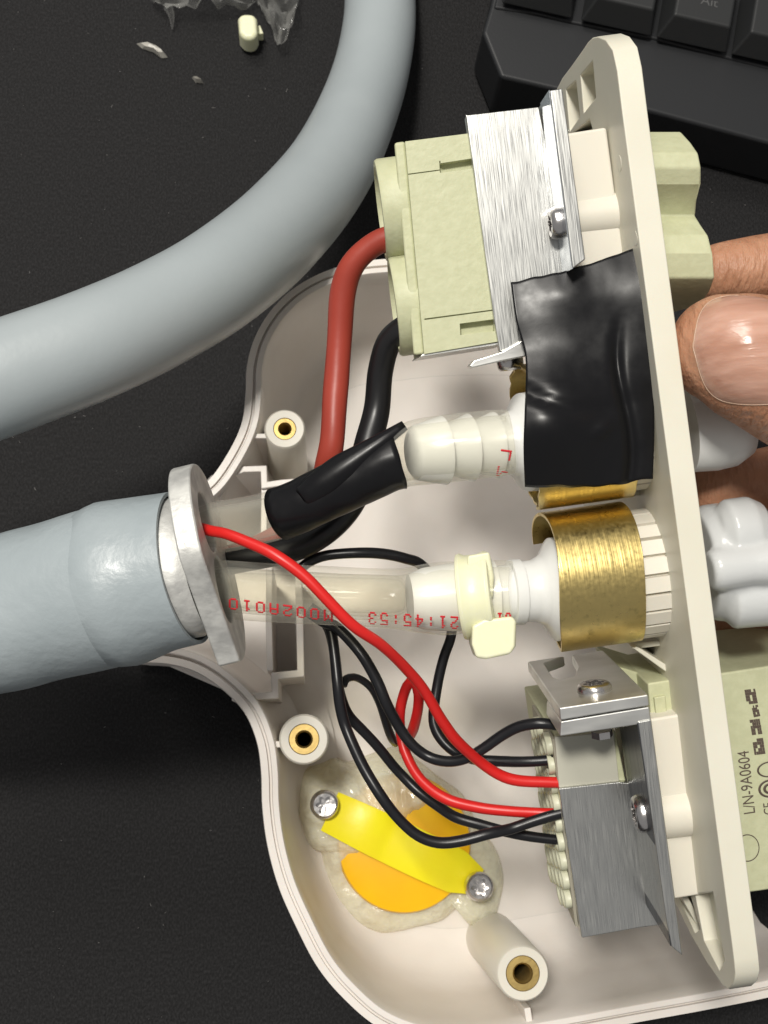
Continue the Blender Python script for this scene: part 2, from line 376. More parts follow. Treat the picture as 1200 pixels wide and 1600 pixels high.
ribwall([(413,758),(412,840)], 37, 5, 1.2)
ribwall([(392,681),(418,681)], 39, 5, 1.0)
ribwall([(411,1163),(442,1163)], 39, 5, 1.2)
ribwall([(824,1575),(830,1612)], 39, 5, 1.2)
def post(px, py, zt, r, ri, rh):
    c = T(px,py,zt); z = Vector((0,0,1)); b0 = Vector((c.x,c.y,4))
    bm = lathe(b0, z, [(0,r*1.12),(zt-4.5,r),(zt-4,r-.35),(zt-4.02,ri),(zt-34,ri)], 40)
    p = obj('screw_post', bm, 'nylon' if 0 else 'ivory', root, smooth=40)
    bm = lathe(c-z*9, z, [(-18,ri+.02),(8.6,ri+.02),(8.9,ri-.15),(8.92,rh+.1),(8.6,rh)]+[(8.3-.35*k,rh*(.98 if k%2 else .86)) for k in range(20)]+[(-16,rh*.8),(-17,.02)], 40, cap=(True,False))
    obj('brass_insert', bm, 'insert', p, smooth=35)
post(445,670,40,4.0,2.25,1.25); post(475,1155,41,4.6,2.85,1.55); post(817,1521,41,4.85,3.1,1.75); post(735,300,40,3.9,2.2,1.2)
# ================================================================ YELLOW CAP, STRAP, GLUE
cy = thing('yellow_cap', 'yellow round cap held down by a lemon strap with two screws beside the lower wires', 'cap', T(630,1315,5))
c = T(632,1318,11); z = Vector((0,0,1))
obj('disc', lathe(c-z*6, z, [(0,14.0),(5.0,14.0),(6.1,13.6),(6.7,11.5),(6.9,6),(7.0,.02)], 64), 'yellow', cy, smooth=40)
S0 = T(519,1268,11); S1 = T(742,1375,11)
def strap():
    bm = bmesh.new(); d = (S1-S0); L = d.length; d.normalize(); n = Vector((-d.y,d.x,0)); rings=[]
    N = 40
    for i in range(N+1):
        t = i/N; hw = 4.2 + .5*math.sin(t*3.1) - 1.5*max(0,(t-.86)/.14)
        zz = 1.3 + 1.9*math.exp(-((t-.5)/.33)**4) + 2.3*max(0,1-t/.38)**.7 + .10*math.sin(t*11)
        p = S0 + d*L*(t*1.04-.02) + z*zz; row=[]
        for s in (-1,-.93,-.5,0,.5,.93,1): row.append(p+n*hw*s + z*(-.35*abs(s)**3))
        for s in (1,-1): row.append(p+n*hw*s - z*1.3)
        rings.append(row)
    loops(bm, rings); return bm
obj('strap', strap(), 'lemon', cy, smooth=60)
for (x,y,zs) in ((507,1257,15.8),(748,1385,14.2)):
    pan_screw(cy, T(x,y,zs), Vector((0,0,1)), 2.95, 1.9, name='screw')
go = [(448,1262),(455,1225),(470,1200),(500,1190),(520,1182),(545,1190),(575,1180),(598,1172),(625,1166),(652,1185),(690,1215),(722,1238),(738,1262),(748,1292),(768,1312),(784,1340),(791,1375),(786,1410),(776,1440),(757,1455),(737,1450),(726,1434),(716,1424),(692,1442),(655,1452),(620,1460),(592,1462),(560,1448),(530,1420),(510,1392),(502,1362),(498,1335),(486,1330),(474,1322),(456,1300)]
GP = dens([T(x,y,8) for x,y in go]+[T(*go[0],8)], 8)[:-1]
bm = bmesh.new(); gc = T(628,1316,8); rings=[]
for s in (1,.985,.96,.93,.89,.85,.81,.76,.71,.66,.6,.55,.5,.44,.38,.33,.27,.22,.16,.11,.03):
    r=[]
    for p in GP:
        q = gc+(p-gc)*s; up_side = max(0.,min(1.,((q-gc).dot((T(560,1205,8)-gc).normalized())-2.0)/3.5)); h_ = 4.6+ 6.4*(1-s**5.5)**.6 - 0.5*(1-s) + 2.9*up_side*(1-s**4) - 1.7*(1-up_side)*(1-s**1.5)
        nn = noise.noise(Vector((q.x*.28,q.y*.28,1)))*1.2 + noise.noise(Vector((q.x*.8,q.y*.8,4)))*.55 + noise.noise(Vector((q.x*1.9,q.y*1.9,7)))*.22
        r.append(Vector((q.x,q.y, h_+nn*(1-s**6)+ (1.0*math.exp(-((q-T(507,1257,8)).length/5)**2)+0.3*math.exp(-((q-T(748,1420,8)).length/5)**2))*(1-s**8))))
    rings.append(r)
loops(bm, rings, True, (False,True))
o = obj('hot_glue', bm, 'glue', smooth=180); tag(o, 'pale translucent glue blob spread around the yellow cap on the housing floor', 'glue')
# ================================================================ CONNECTOR PLATE
pr = thing('connector_plate', 'long ivory plastic end plate held on edge by the hand, carrying both connectors', 'plate', A(1040,800,40), RA)
# edge band, from top to bottom
Lb = [(925,62),(938,56),(952,60),(962,90),(971,167),(987,292),(1003,400),(1021,525),(1044,700),(1059,800),(1077,970),(1092,1085),(1108,1210),(1134,1400),(1150,1490),(1152,1530)]
Rb = [(986,54),(991,70),(1000,146),(1017,271),(1033,375),(1051,500),(1079,690),(1092,790),(1117,970),(1132,1085),(1148,1210),(1176,1400),(1196,1490),(1200,1518),(1190,1544),(1160,1550)]
# thin wall plate: body behind the band
LX = lambda y: 971+(y-167)*.1322
IN0 = A(LX(400),400,0)
def IF(px,py,off=0): return hit(px,py, IN0 - E1*off, E1)
prof_pl = [(918,66),(925,59),(934,57),(946,62),(957,78),(964,110)] + [(LX(y),y) for y in (180,400,700,1000,1250,1400,1470)] + [(1147,1500),(1149,1522),(1146,1538),(1138,1546),(1130,1541),(1105,1505),(1080,1462),(1062,1425),(1045,1392)]
pp = [IF(x,y) for x,y in prof_pl]
deep = 52
pp += [pp[-1]+dW*(deep-24), IF(866,175)+dW*22, IF(866,175), IF(868,142), IF(878,122), IF(893,102), IF(910,78)]
ob = obj('plate_body', prism(pp, E1*3.5), 'plate', pr, bevel=.7, seg=3, smooth=35)
def pocket(pts, d=2.4): return prism([IF(x,y)-E1*1.0 for x,y in pts], E1*(1+d))
cut(ob, [pocket([(907,118),(926,95),(931,152),(912,176)]), pocket([(884,140),(900,126),(906,182),(890,205)]), pocket([(896,207),(921,186),(926,204)]),
         pocket([(1060,1400),(1078,1398),(1094,1452),(1086,1458)],2.2), pocket([(1086,1397),(1114,1394),(1132,1500),(1124,1516),(1100,1470)],2.2)])
# ivory blocks and round posts between plate and brackets
def ablock(name, pts, w0, w1, bev=.45, m='ivory'): return obj(name, PA(pts,w0,w1), m, pr, bevel=bev, smooth=35)
ablock('mounting_block', [(884,208),(948,198),(962,303),(980,420),(900,430)], 10, 34)
ablock('mounting_block', [(1008,1125),(1074,1114),(1088,1222),(1102,1304),(1114,1396),(1052,1406)], 8, 34)
def apost(px,py,px2,w,r):
    p = A(px,py,w); q = hit(px2, py-(px2-px)*.13, P0+dW*w, dW)
    return obj('standoff_post', lathe(p, q-p, [(0,r),((q-p).length+1.2,r*1.04)], 32), 'ivory', pr, smooth=40)
apost(896,343,970,12.5,3.35); apost(1022,1272,1106,10.0,3.9)
obj('ejector_mark', lathe(IF(968,255,0)-E1*.05, E1, [(0,1.1),(.3,1.1)], 24), 'plate', pr)
obj('ejector_mark', lathe(IF(993,372,0)-E1*.05, E1, [(0,1.0),(.3,1.0)], 24), 'plate', pr)
bm = bmesh.new(); c0 = A(1063,806,-.05)
loops(bm, [[c0+(E1*math.cos(a)*.42+E2*math.sin(a)*.9)*k*(1+.3*math.sin(3*a))+E3*h for a in [2*math.pi*i/10 for i in range(10)]] for k,h in ((1,-.2),(.8,.12),(.3,.2))])
obj('moulding_burr', bm, 'ivory', pr, smooth=50)
def bar(p, q, r): return tube([(p,r),((p+q)/2,r),(q,r)], n=8, step=5)
def slat(pts, w0, w1, par=pr, m='plate', nm='gusset', bev=.2): return obj(nm, PA(pts,w0,w1), m, par, bevel=bev, smooth=35)
slat([(985,1006),(1076,996),(1078,1004),(987,1015)], 14, 30)
slat([(1040,992),(1048,990),(1066,1060),(1060,1062)], 10, 28)
slat([(988,1012),(996,1010),(1062,1052),(1060,1064)], 12, 28)
slat([(960,752),(1048,742),(1048,750),(960,760)], 14, 30)
slat([(958,770),(1056,758),(1056,766),(958,780)], 16, 32)
slat([(1062,1398),(1072,1396),(1130,1500),(1126,1512)], 14, 30)
slat([(1096,1400),(1104,1398),(1112,1450),(1106,1452)], 14, 30)
# right-hand white valve couplings are separate things; ribbed collars belong to the plate
def gear(p, ax, r, L, n=30, depth=.35):
    bm = bmesh.new(); a,b = frame_of(ax); rings=[]
    for t in (0,L):
        ring=[]
        for i in range(n):
            for k,(f,rr) in enumerate(((.0,r-depth),(.12,r-depth),(.16,r),(.96,r))):
                th_ = 2*math.pi*(i+f)/n; ring.append(p+ax*t+(a*math.cos(th_)+b*math.sin(th_))*rr)
        rings.append(ring)
    loops(bm, rings); return bm
obj('ribbed_collar', gear(A(935,905,13.5), E1, 9.9, 11, 22, .9), 'ivory', pr, smooth=20)
obj('ribbed_collar', gear(A(915,680,13.5), E1, 9.4, 11, 22, .9), 'ivory', pr, smooth=20)
# ================================================================ ALUMINIUM BRACKETS
br = thing('upper_bracket', 'brushed aluminium angle bracket clamping the upper power connector', 'bracket', A(820,300,10), RA)
ck = obj('cheek', PA([(728,180),(842,167),(893,418),(884,520),(818,545),(781,549),(772,500)], 7.2, 9.2), 'alu', br, bevel=.15, smooth=35)
obj('flange', PA([(859,141),(879,138),(915,405),(895,420)], 0, 9.0), 'alu', br, bevel=.2, smooth=35)
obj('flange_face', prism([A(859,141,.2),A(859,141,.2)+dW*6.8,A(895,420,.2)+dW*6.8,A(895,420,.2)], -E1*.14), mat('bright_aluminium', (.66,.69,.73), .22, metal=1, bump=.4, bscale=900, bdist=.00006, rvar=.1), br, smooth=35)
obj('fillet', prism([A(846,165,7.2), A(860,160,7.2), A(860,160,5.0)], A(894,415,7.2)-A(860,160,7.2)), 'alu_plain', br, smooth=35)
obj('side_lip', prism([A(728,180,7.4),A(729.8,179.8,7.4),A(729.8,179.8,13.5),A(728,180,13.5)], (A(772,500,7.3)-A(728,180,7.3))), 'alu_plain', br, smooth=35)
obj('lower_lug', PA([(733,572),(741,563),(785,549),(815,532),(822,533),(822,557),(790,563),(738,575)], 6.5, 10), 'alu_plain', br, bevel=.2)
pan_screw(br, A(876,348,5.0), -E1, 2.3, 1.7)
pan_screw(br, A(797,566,13), -E2, 2.0, 1.3)
lb = thing('lower_bracket', 'brushed aluminium U bracket with screws around the lower signal connector', 'bracket', A(940,1280,14), RA)
W2 = 14.
tp = obj('top_plate', PA([(874,1106),(1013,1085),(1015,1103),(876,1126)], 0, 29), 'alu_plain', lb, bevel=.25, smooth=35)
cut(tp, [prism([hit(x,y,A(874,1106,0),E2)+E2*2 for x,y in ((850,1036),(892,1022),(903,1042),(898,1056),(876,1062),(864,1058))], -E2*6)])
obj('inner_sheet', PA([(876,1127),(1015,1104),(1018,1126),(996,1133),(875,1151)], .5, 12), 'alu_plain', lb, bevel=.25, smooth=35)
obj('flange', PA([(997,1128),(1018,1124),(1067,1494),(1050,1480),(1042,1444)], .2, W2+.6), 'alu', lb, bevel=.2, smooth=35)
obj('flange_face', prism([A(997,1130,.4),A(997,1130,.4)+dW*(W2-.6),A(1049,1478,.4)+dW*(W2-.6),A(1049,1478,.4)], -E1*.14), M['dark_reflection'], lb, smooth=30)  # thin sheet over the flange side, coloured dark as its painted reflection
obj('cheek', PA([(873,1232),(967,1222),(999,1225),(1030,1446),(1004,1449),(909,1466)], W2, W2+2.4), 'alu', lb, bevel=.2, smooth=35)
pan_screw(lb, hit(929,1079,A(874,1106,0),E2), E2, 2.6, 1.3)
pan_screw(lb, A(1009,1270,6.5), -E1, 2.9, 2.0)
obj('nut', lathe(A(940,1141,5), -E2, [(0,1.6),(1.0,1.6)], 6), 'steel', lb)
# ================================================================ UPPER POWER CONNECTOR
gr = thing('power_connector', 'large sage green two-pole connector with the thick red and black cables', 'connector', A(700,380,14), RA)
body = obj('connector_body', PA([(633,221),(752,206),(800,530),(663,553)], 8.4, 34), 'green', gr, bevel=.5, smooth=35)
def box_cut(pts,w0,w1): return PA(pts,w0,w1)
cut(body, [PA([(689,250),(740,242),(742,258),(690,265)],6,9.9), PA([(721,504),(775,497),(776,516),(722,522)],6,9.9),
           PA([(637,266.6),(690,259.6),(690,261.2),(637,268.4)],6,8.9), PA([(665,496),(790,479.5),(790,481.5),(665,498.3)],6,8.9), PA([(688.5,246),(690.3,246),(691.5,264),(689.5,264)],6,8.9)])
obj('side_step', prism([A(633,221,10),A(633,221,30),A(663,553,30),A(663,553,10)], -E1*1.6), 'green', gr, bevel=.4)
for (y,w_,r,x) in ((325,17.5,7.6,611),(474,17.5,7.6,632)):
    p = A(x+22,y,w_); bm = lathe(p, -E1, [(0,r),(3.4,r),(3.8,r-.25),(3.85,r-1.1),(3.4,r-1.3),(.2,r-1.5)], 48, cap=(True,True))
    obj('cable_socket', bm, 'green', gr, smooth=35)
obj('bottom_sheet', PA([(660,553),(800,531),(800,535),(656,558)], 8.8, 30), 'alu_plain', gr, bevel=.1)
# mating half standing out on the far side of the plate
rp = [(190,6.5),(215,3),(238,.4),(262,0),(286,1),(308,4),(328,5.4),(346,3.4),(366,.9),(396,0),(434,.6),(452,3.5),(470,9)]
front = []
def rx(y): return 1010+(y-196)*.135
XL = lambda y: 985+(y-196)*.135
top=[]; 
for y,ww in rp: top.append((y, 7+ww))
bm = bmesh.new(); ringL=[]; ringR=[]
base = A(1000,200,7)
for y,wv in top:
    p = A(1002+(y-196)*.14, y, 7); q = A(1093+(y-240)*.135, y, 7)
    off = dW*(wv-7); ringL.append(p+off); ringR.append(q+off)
ringL += [ringL[-1]+dW*14, ringL[0]+dW*14]; ringR += [ringR[-1]+dW*14, ringR[0]+dW*14]
loops(bm, [ringL, ringR]); obj('mating_half', bm, 'green', gr, bevel=.35, smooth=25)
# ================================================================ LOWER SIGNAL CONNECTOR
sg = thing('signal_connector', 'sage green multi-pin connector under the lower bracket, printed on its far side', 'connector', A(930,1280,30), RA)
obj('connector_body', PA([(869,1154),(962,1142),(985,1255),(998,1400),(960,1450),(913,1455)], W2+1.2, W2+34), 'green', sg, bevel=.3, smooth=35)
obj('face_cover', PA([(867,1152),(959,1144),(968,1226),(874,1236)], W2+.6, W2+1.2), mat('grey_beige',(.50,.49,.41),.45,bump=.2), sg, bevel=.1)
obj('upper_shoulder', PA([(962,1040),(1048,1066),(1052,1118),(1010,1124),(980,1100)], 18, 34), 'green', sg, bevel=.3)
obj('clip_block', PA([(1012,1068),(1050,1062),(1054,1126),(1018,1130)], 11, 30), 'green', sg, bevel=.3)
obj('clip_slot', PA([(1022,1090),(1040,1087),(1043,1122),(1026,1124)], 10.4, 12), 'dark' if 0 else 'green', sg, bevel=.2)
# socket rings on the side that faces left, where the wires enter
fp0 = A(866,1151,W2+1.2)
ringm = None
base0 = A(868,1154,W2+1.2) - E1*.5
cols, rows = 4, 9
for c_ in range(cols):
    for r_ in range(rows):
        p = base0 + dW*(3.0+c_*4.5) - E2*(1.6+ (r_+.5*(c_%2))*3.2)
        if ringm is None:
            bm = bmesh.new(); n=24; rr=[]
            for (rad,h_) in ((1.72,0),(1.72,.9),(1.6,1.05),(1.42,.9),(1.40,0)):
                rr.append([Vector((-h_,rad*math.cos(2*math.pi*k/n),1.42*rad*math.sin(2*math.pi*k/n)))*MM for k in range(n)])
            loops(bm, rr, True, (False,False)); me = bpy.data.meshes.new('socket_ring'); bm.to_mesh(me); bm.free()
            me.materials.append(mat('socket_plastic',(.56,.56,.42),.4)); 
            for f_ in me.polygons: f_.use_smooth=True
            ringm = me
        o = bpy.data.objects.new('socket_ring', ringm); sc.collection.objects.link(o); o.parent = sg
        o.location = FR[sg.name].inverted() @ (p*MM)
obj('socket_face', prism([base0-E1*.02, base0-E1*.02+dW*20, base0-E1*.02+dW*20-E2*31, base0-E1*.02-E2*31], E1*.45), mat('grey_green',(.30,.28,.22),.5), sg)
# far-side half with printed marks
fo = obj('mating_half', PA([(1100,1056),(1205,1040),(1300,1030),(1350,1370),(1150,1398)], 18, 46), 'green', sg, bevel=.4, smooth=35)
tw = 18
def text_on(s, px, py, size, parent, rotup=True, nm='printed_code', m='ink', plane=None, base=None, xv=None, yv=None, lift=.06, ital=0):
    cu = bpy.data.curves.new('txt','FONT'); cu.body = s; cu.size = 1; cu.extrude = .004; cu.shear = ital
    to = bpy.data.objects.new('txt', cu); sc.collection.objects.link(to); dg = bpy.context.evaluated_depsgraph_get(); dg.update()
    me = bpy.data.meshes.new_from_object(to.evaluated_get(dg)); bpy.data.objects.remove(to)
    bm = bmesh.new(); bm.from_mesh(me); zv = xv.cross(yv).normalized()
    for v in bm.verts: v.co = base + xv*v.co.x*size + yv*v.co.y*size + zv*(v.co.z*.01+lift)
    bmesh.ops.triangulate(bm, faces=bm.faces)
    return obj(nm, bm, m, parent, smooth=30)
text_on('L/N-9A0604', 0,0, 2.7, sg, base=A(1180,1271,tw), xv=E2*.78, yv=-E1)
text_on('CE', 0,0, 2.3, sg, base=A(1209,1272,tw), xv=E2*.75, yv=-E1, nm='printed_mark')
for (x0,y0,x1,y1) in ((1163,1078,1180,1101),(1174,1103,1184,1121),(1171,1125,1187,1149),(1175,1155,1192,1180)):
    bm = bmesh.new(); k=0
    P_ = [A(x0,y0,tw-.05),A(x1,y0-2,tw-.05),A(x1+4,y1-2,tw-.05),A(x0+4,y1,tw-.05)]
    # blocky worn print: three bars with gaps
    for (a0,a1,b0,b1) in [(u_*.2+.01,u_*.2+.19+.03*random.random(),v_*.2,v_*.2+.19) for u_ in range(5) for v_ in range(5) if random.random()<.8]:
        q = [P_[0].lerp(P_[1],u).lerp(P_[3].lerp(P_[2],u),v) for u,v in ((a0,b0),(a1,b0),(a1,b1),(a0,b1))]
        prism(q, dW*.02, bm)
    obj('printed_mark', bm, 'ink', sg)
def ringmark(px,py,rx_,ry_,t_,a0=0,a1=6.2832):
    bm = bmesh.new(); c0 = A(px,py,tw-.05); n=40; vi=[];vo=[]
    for i in range(n+1):
        a = a0+(a1-a0)*i/n; d = E1*math.cos(a)*rx_+E2*math.sin(a)*ry_; vi.append(c0+d*(1-t_)); vo.append(c0+d)
    loops(bm, [vi,vo], close=False); return obj('printed_mark', bm, 'ink', sg, solid=.02)
ringmark(1168,1325,1.95,2.3,.07); ringmark(1202,1202,2.0,1.3,.16); ringmark(1203,1232,1.9,1.5,.2); ringmark(1203,1232,1.1,.9,.4)
# ================================================================ BRASS CLIPS
def clip(name, c, r, L, a0, a1, th, label, torn=0):
    bm = bmesh.new(); n=72; rings=[]
    for i in range(n+1):
        a = a0+(a1-a0)*i/n                      # angle 0 = up the picture, growing towards the viewer
        d = E2*math.cos(a)+E3*math.sin(a); k = i/n
        rr = r*(1+.015*math.sin(a*3))
        e = .5*math.sin(a*2.3) + torn*.5*noise.noise(Vector((a*5,0,0)))
        rings.append([c+d*rr+E1*e, c+d*rr+E1*(L*.5), c+d*rr+E1*(L+e*.6), c+d*(rr-th)+E1*(L+e*.6), c+d*(rr-th)+E1*(L*.5), c+d*(rr-th)+E1*e])
    loops(bm, rings); o = obj(name, bm, 'brass', None, smooth=40, rot=RA, at=c, bevel=.08); return tag(o,label,'clip',group='brass clips round the fittings')
clip('brass_clip', A(857,909,13.2), 10.7, 12.4, -1.1, 4.5, .55, 'wide shiny brass clip band around the lower white fitting, fully visible')
clip('brass_clip', A(822,684,13.2), 11.0, 14.4, -1.3, 3.9, .5, 'brass clip mostly hidden under the square of black tape', 1)
# ================================================================ FITTINGS AND CLEAR TUBES
def fitting(name, p, q, prof, label):
    o = obj(name, lathe(p, q-p, prof, 48), 'nylon', smooth=40, at=p); return tag(o,label,'fitting','white barbed fittings')
Dl = 172
fp, fq = C(640,938,173), A(875,920,13.2)
Lf = (fq-fp).length
fitting('barbed_fitting', fp, fq, [(0,3.9),(2.2,4.7),(7.5,5.25),(7.6,4.3),(9.2,4.3),(13,5.2),(13.1,4.2),(15.5,4.3),(15.6,5.0),(17.2,5.0),(17.4,4.6),(19.0,4.7),(20.5,5.4),(21.6,7.2),(22.1,7.9),(Lf+.6,8.0),(Lf+.8,7.0)], 'milky white barbed fitting in the lower clear tube, entering the wide brass clip')
up_, uq_ = C(648,708,168), A(850,688,13.2)
Lf2 = (uq_-up_).length
fitting('barbed_fitting', up_, uq_, [(-.6,3.2),(0,4.0),(4.4,5.1),(4.6,3.8),(5.4,3.9),(8.6,5.05),(8.8,3.8),(9.6,3.9),(12.6,5.0),(12.8,4.0),(14.4,4.5),(15.6,5.0),(16.4,6.2),(17.2,7.4),(Lf2,7.6)], 'milky white ringed barbed fitting in the upper taped tube, beside the black tape')
lt = [(255,930,181,46),(330,921,176,46),(420,926,174,46),(500,930,173,46),(580,934,173,46),(625,936,173,48),(660,936,172.6,54),(690,935,172.5,57.5),(715,934,172.3,57),(750,931,172,56),(780,929,171.5,54),(802,928,171,52)]
o = obj('clear_tube', tube(pxpath(lt), n=48, step=1.0, inner=1.0), 'tube', smooth=60, at=C(500,930,173)); tag(o,'clear tube with red dot printing running from the flange to the cable tie','tube','clear tubes')
lower_tube = o
# an inner stub seen inside the clear tube
o = obj('inner_pipe', tube(pxpath([(300,921,177.4,33),(400,923,175,33),(520,929,173.4,33),(600,931,173.1,33),(625,932,173,30),(634,932,173,22)]), n=40, step=1.0, inner=.5), 'tube', smooth=60, parent=lower_tube)
ut = [(250,842,182,40),(330,826,177,41),(385,816,174,40),(445,800,171,39),(500,775,169.5,40),(560,745,168.5,42),(610,722,168,45),(650,708,168,51.5),(690,702,167.6,53),(740,696,167.2,53),(780,692,167,52),(797,690,167,50)]
o = obj('clear_tube', tube(pxpath(ut), n=48, step=1.0, inner=.85), 'milky', smooth=60, at=C(500,775,170)); tag(o,'milky clear tube wrapped in black tape, running from the flange to the upper fitting','tube','clear tubes')
upper_tube = o
# tape sleeve around the upper tube
tw_ = [(436,803,171.6,42.5),(470,790,170.3,42.2),(510,770,169.4,42.6),(560,746,168.6,44),(605,724,168,46.2),(622,718,168,48.2)]
ts = tube(pxpath(tw_), n=56, step=1.0, inner=.25)
def tapefold(bm):
    bm.normal_update()
    ns = [(v, v.normal.copy()) for v in bm.verts]
    a = C(478,776,167); b = C(618,684,165); ab=(b-a); L=ab.length; ab.normalize()
    for v,n in ns:
        t = (v.co-a).dot(ab); d = (v.co-a-ab*t).length
        if -2<t<L+3: v.co += n*(0.0*math.exp(-(d/1.3)**2) )*min(1,max(0,(t+2)/4))
        v.co += n*.18*noise.noise(v.co*.4)
    return bm
o = obj('tape_wrap', tapefold(ts), 'tape', smooth=180, at=C(530,760,169)); tag(o,'black electrical tape wrapped with a fold around the upper tube','tape')
# loose flap of tape bridging to the black cable
fpth = smoothpath([(C(466,782,167.6),1.2),(C(496,758,166.8),1.5),(C(530,732,166),1.4),(C(566,708,165.6),1.05),(C(602,684,165.4),.7),(C(632,664,166),.45)], 1.0)
bm = bmesh.new(); g=[]
d_ = (fpth[-1][0]-fpth[0][0]).normalized(); tow = (CAM-fpth[0][0]); tow = (tow-d_*tow.dot(d_)).normalized(); sid = d_.cross(tow)
for i_,(p,r) in enumerate(fpth):
    row=[]
    for k in range(29):
        a_ = -2.5+5.6*k/28
        rr_ = r*(1+.35*max(0,math.cos(a_-.9))+.12*noise.noise(Vector((i_*.12,k*.15,2))))
        row.append(p+tow*(math.cos(a_)*rr_)+sid*(math.sin(a_)*rr_*1.25)+d_*((.9*math.cos(a_) if i_==0 else 0)))
    g.append(row)
loops(bm,g,close=False); o = obj('tape_flap', bm, 'tape', smooth=180, solid=.22); tag(o,'loose open-ended fold of black tape lying along the top of the wrapped tube','tape')
# dot-matrix printing
FONT = {'0':"01110 10001 10001 10001 10001 10001 01110",'1':"00100 01100 00100 00100 00100 00100 01110",'2':"01110 10001 00001 00110 01000 10000 11111",'3':"01110 10001 00001 00110 00001 10001 01110",
'4':"00010 00110 01010 10010 11111 00010 00010",'5':"11111 10000 11110 00001 00001 10001 01110",'A':"01110 10001 10001 11111 10001 10001 10001",'M':"10001 11011 10101 10101 10001 10001 10001",':':"00000 00100 00100 00000 00100 00100 00000",' ':"00000 "*7,
'L':"10000 10000 10000 10000 10000 10000 11111",'7':"11111 00001 00010 00100 00100 00100 00100"}
def dots(text, bvh, x0, y0, adv, up, cw, ch, parent, rdot=.20):
    """rotated 180 degrees: text runs from right to left, glyph tops point down"""
    bm = bmesh.new()
    for i,c_ in enumerate(text):
        rws = FONT[c_].split()
        for r_ in range(7):
            for k in range(5):
                if r_ < len(rws) and rws[r_][k]=='1':
                    px = x0 + adv[0]*(i + (k-2)/5*cw) + up[0]*((3-r_)/6*ch); py = y0 + adv[1]*(i+(k-2)/5*cw) + up[1]*((3-r_)/6*ch)
                    h_, n_ = cast(bvh, px, py)
                    if h_ is None: continue
                    a,b = frame_of(n_); n=7
                    if n_.dot(CAM-h_)<0: n_=-n_
                    loops(bm, [[h_+n_*t+(a*math.cos(2*math.pi*j/n)+b*math.sin(2*math.pi*j/n))*rdot*s for j in range(n)] for t,s in ((.01,1),(.05,.7))])
    if len(bm.verts): return obj('printed_code', bm, 'redink', parent, smooth=180)
bl = world_bvh(lower_tube)
dots('21:45:53', bl, 710, 973, (-18.3,-1.0), (0,17), .62, 1, lower_tube, .19)
dots('M002A010', bl, 513, 962, (-21.2,-2.6), (0,15), .66, 1, lower_tube, .19)
dots('01', bl, 794, 967, (-13,.2), (0,17), .6, 1, lower_tube, .19)
bu = world_bvh(upper_tube)
dots('L7', bu, 790, 711, (-5,26), (-14,-2), .62, 1, upper_tube, .19)
# cable tie
ct = thing('cable_tie', 'pale yellow nylon cable tie clamped around the lower clear tube with its square head below', 'cable tie', C(740,925,170))
ca = C(743,930,172.1); cax = (C(760,929,171.7)-C(715,934,172.3)).normalized()
obj('band', lathe(ca-cax*2.4, cax, [(0,5.55),(0.1,6.35),(.6,6.5),(1.5,6.1),(3.3,6.1),(4.3,6.45),(4.8,6.3),(4.9,5.5)], 56), 'tie', ct, smooth=35, bevel=.1)
hd = [(738,978),(756,968),(800,963),(807,970),(806,1010),(798,1022),(760,1030),(744,1028),(737,1006)]
bm = prism([C(x,y,166.5) for x,y in hd], (C(760,990,174)-C(766,992,166.5)))
obj('head', bm, 'tie', ct, bevel=.7, seg=3, smooth=35)
obj('tail', prism([C(x,y,168.3) for x,y in ((730,868),(765,862),(772,900),(770,935),(736,938),(730,905))], (C(740,900,169.6)-C(740,900,168.3))), 'tie', ct, bevel=.4)
# ================================================================ BLACK TAPE SQUARE
le = dens([Vector(q) for q in ((798,441,5),(806,500,4),(821,560,3.5),(820,640,1.0),(818,700,1.2),(820,760,3.2))],8)
re = dens([Vector(q) for q in ((1006,382,4),(1012,450,2.5),(1017,540,2),(1021,610,2),(1022,680,2),(1020,748,2.5))],8)
bm = bmesh.new(); rows=[]
N=56
for i,(a,b) in enumerate(zip(le,re)):
    row=[]; v = i/(len(le)-1)
    for k in range(N+1):
        t=k/N; x=a.x+(b.x-a.x)*t; y=a.y+(b.y-a.y)*t; w_=a.z+(b.z-a.z)*t
        y += (8*math.sin(math.pi*t)+3*noise.noise(Vector((t*9,0,0))))*(1-v)**3*.8 + (4*noise.noise(Vector((t*6,3,0)))+6*math.sin(t*3.1))*v**4
        y -= 0
        bul = 3.2*math.exp(-((v-.70)/.24)**2)*math.exp(-((t-.22)/.33)**2)
        w_ -= bul
        w_ += 1.1*math.exp(-((y-(612+28*math.sin(t*3)))/10)**2)*math.exp(-(t/.55)**2)           # crease across, left
        w_ -= .8*math.exp(-(((x-940)/16)**2+((y-672-(x-940)*-.4)/9)**2))
        w_ += .8*math.exp(-((x-(975+12*math.sin(y*.02)))/9)**2)*(v>.25)*min(1,(v-.25)*5)
        w_ += .30*noise.noise(Vector((x*.010,y*.010,0)))+.03*noise.noise(Vector((x*.04,y*.04,5)))
        w_ += -.5*math.exp(-((x-880)/40)**2)*math.exp(-((y-455)/30)**2)
        row.append(A(x,y,w_))
    rows.append(row)
loops(bm, rows, close=False)
o = obj('tape_square', bm, 'tape', smooth=180, solid=.22, rot=RA); tag(o,'square of glossy black tape stuck over the middle of the ivory plate','tape')
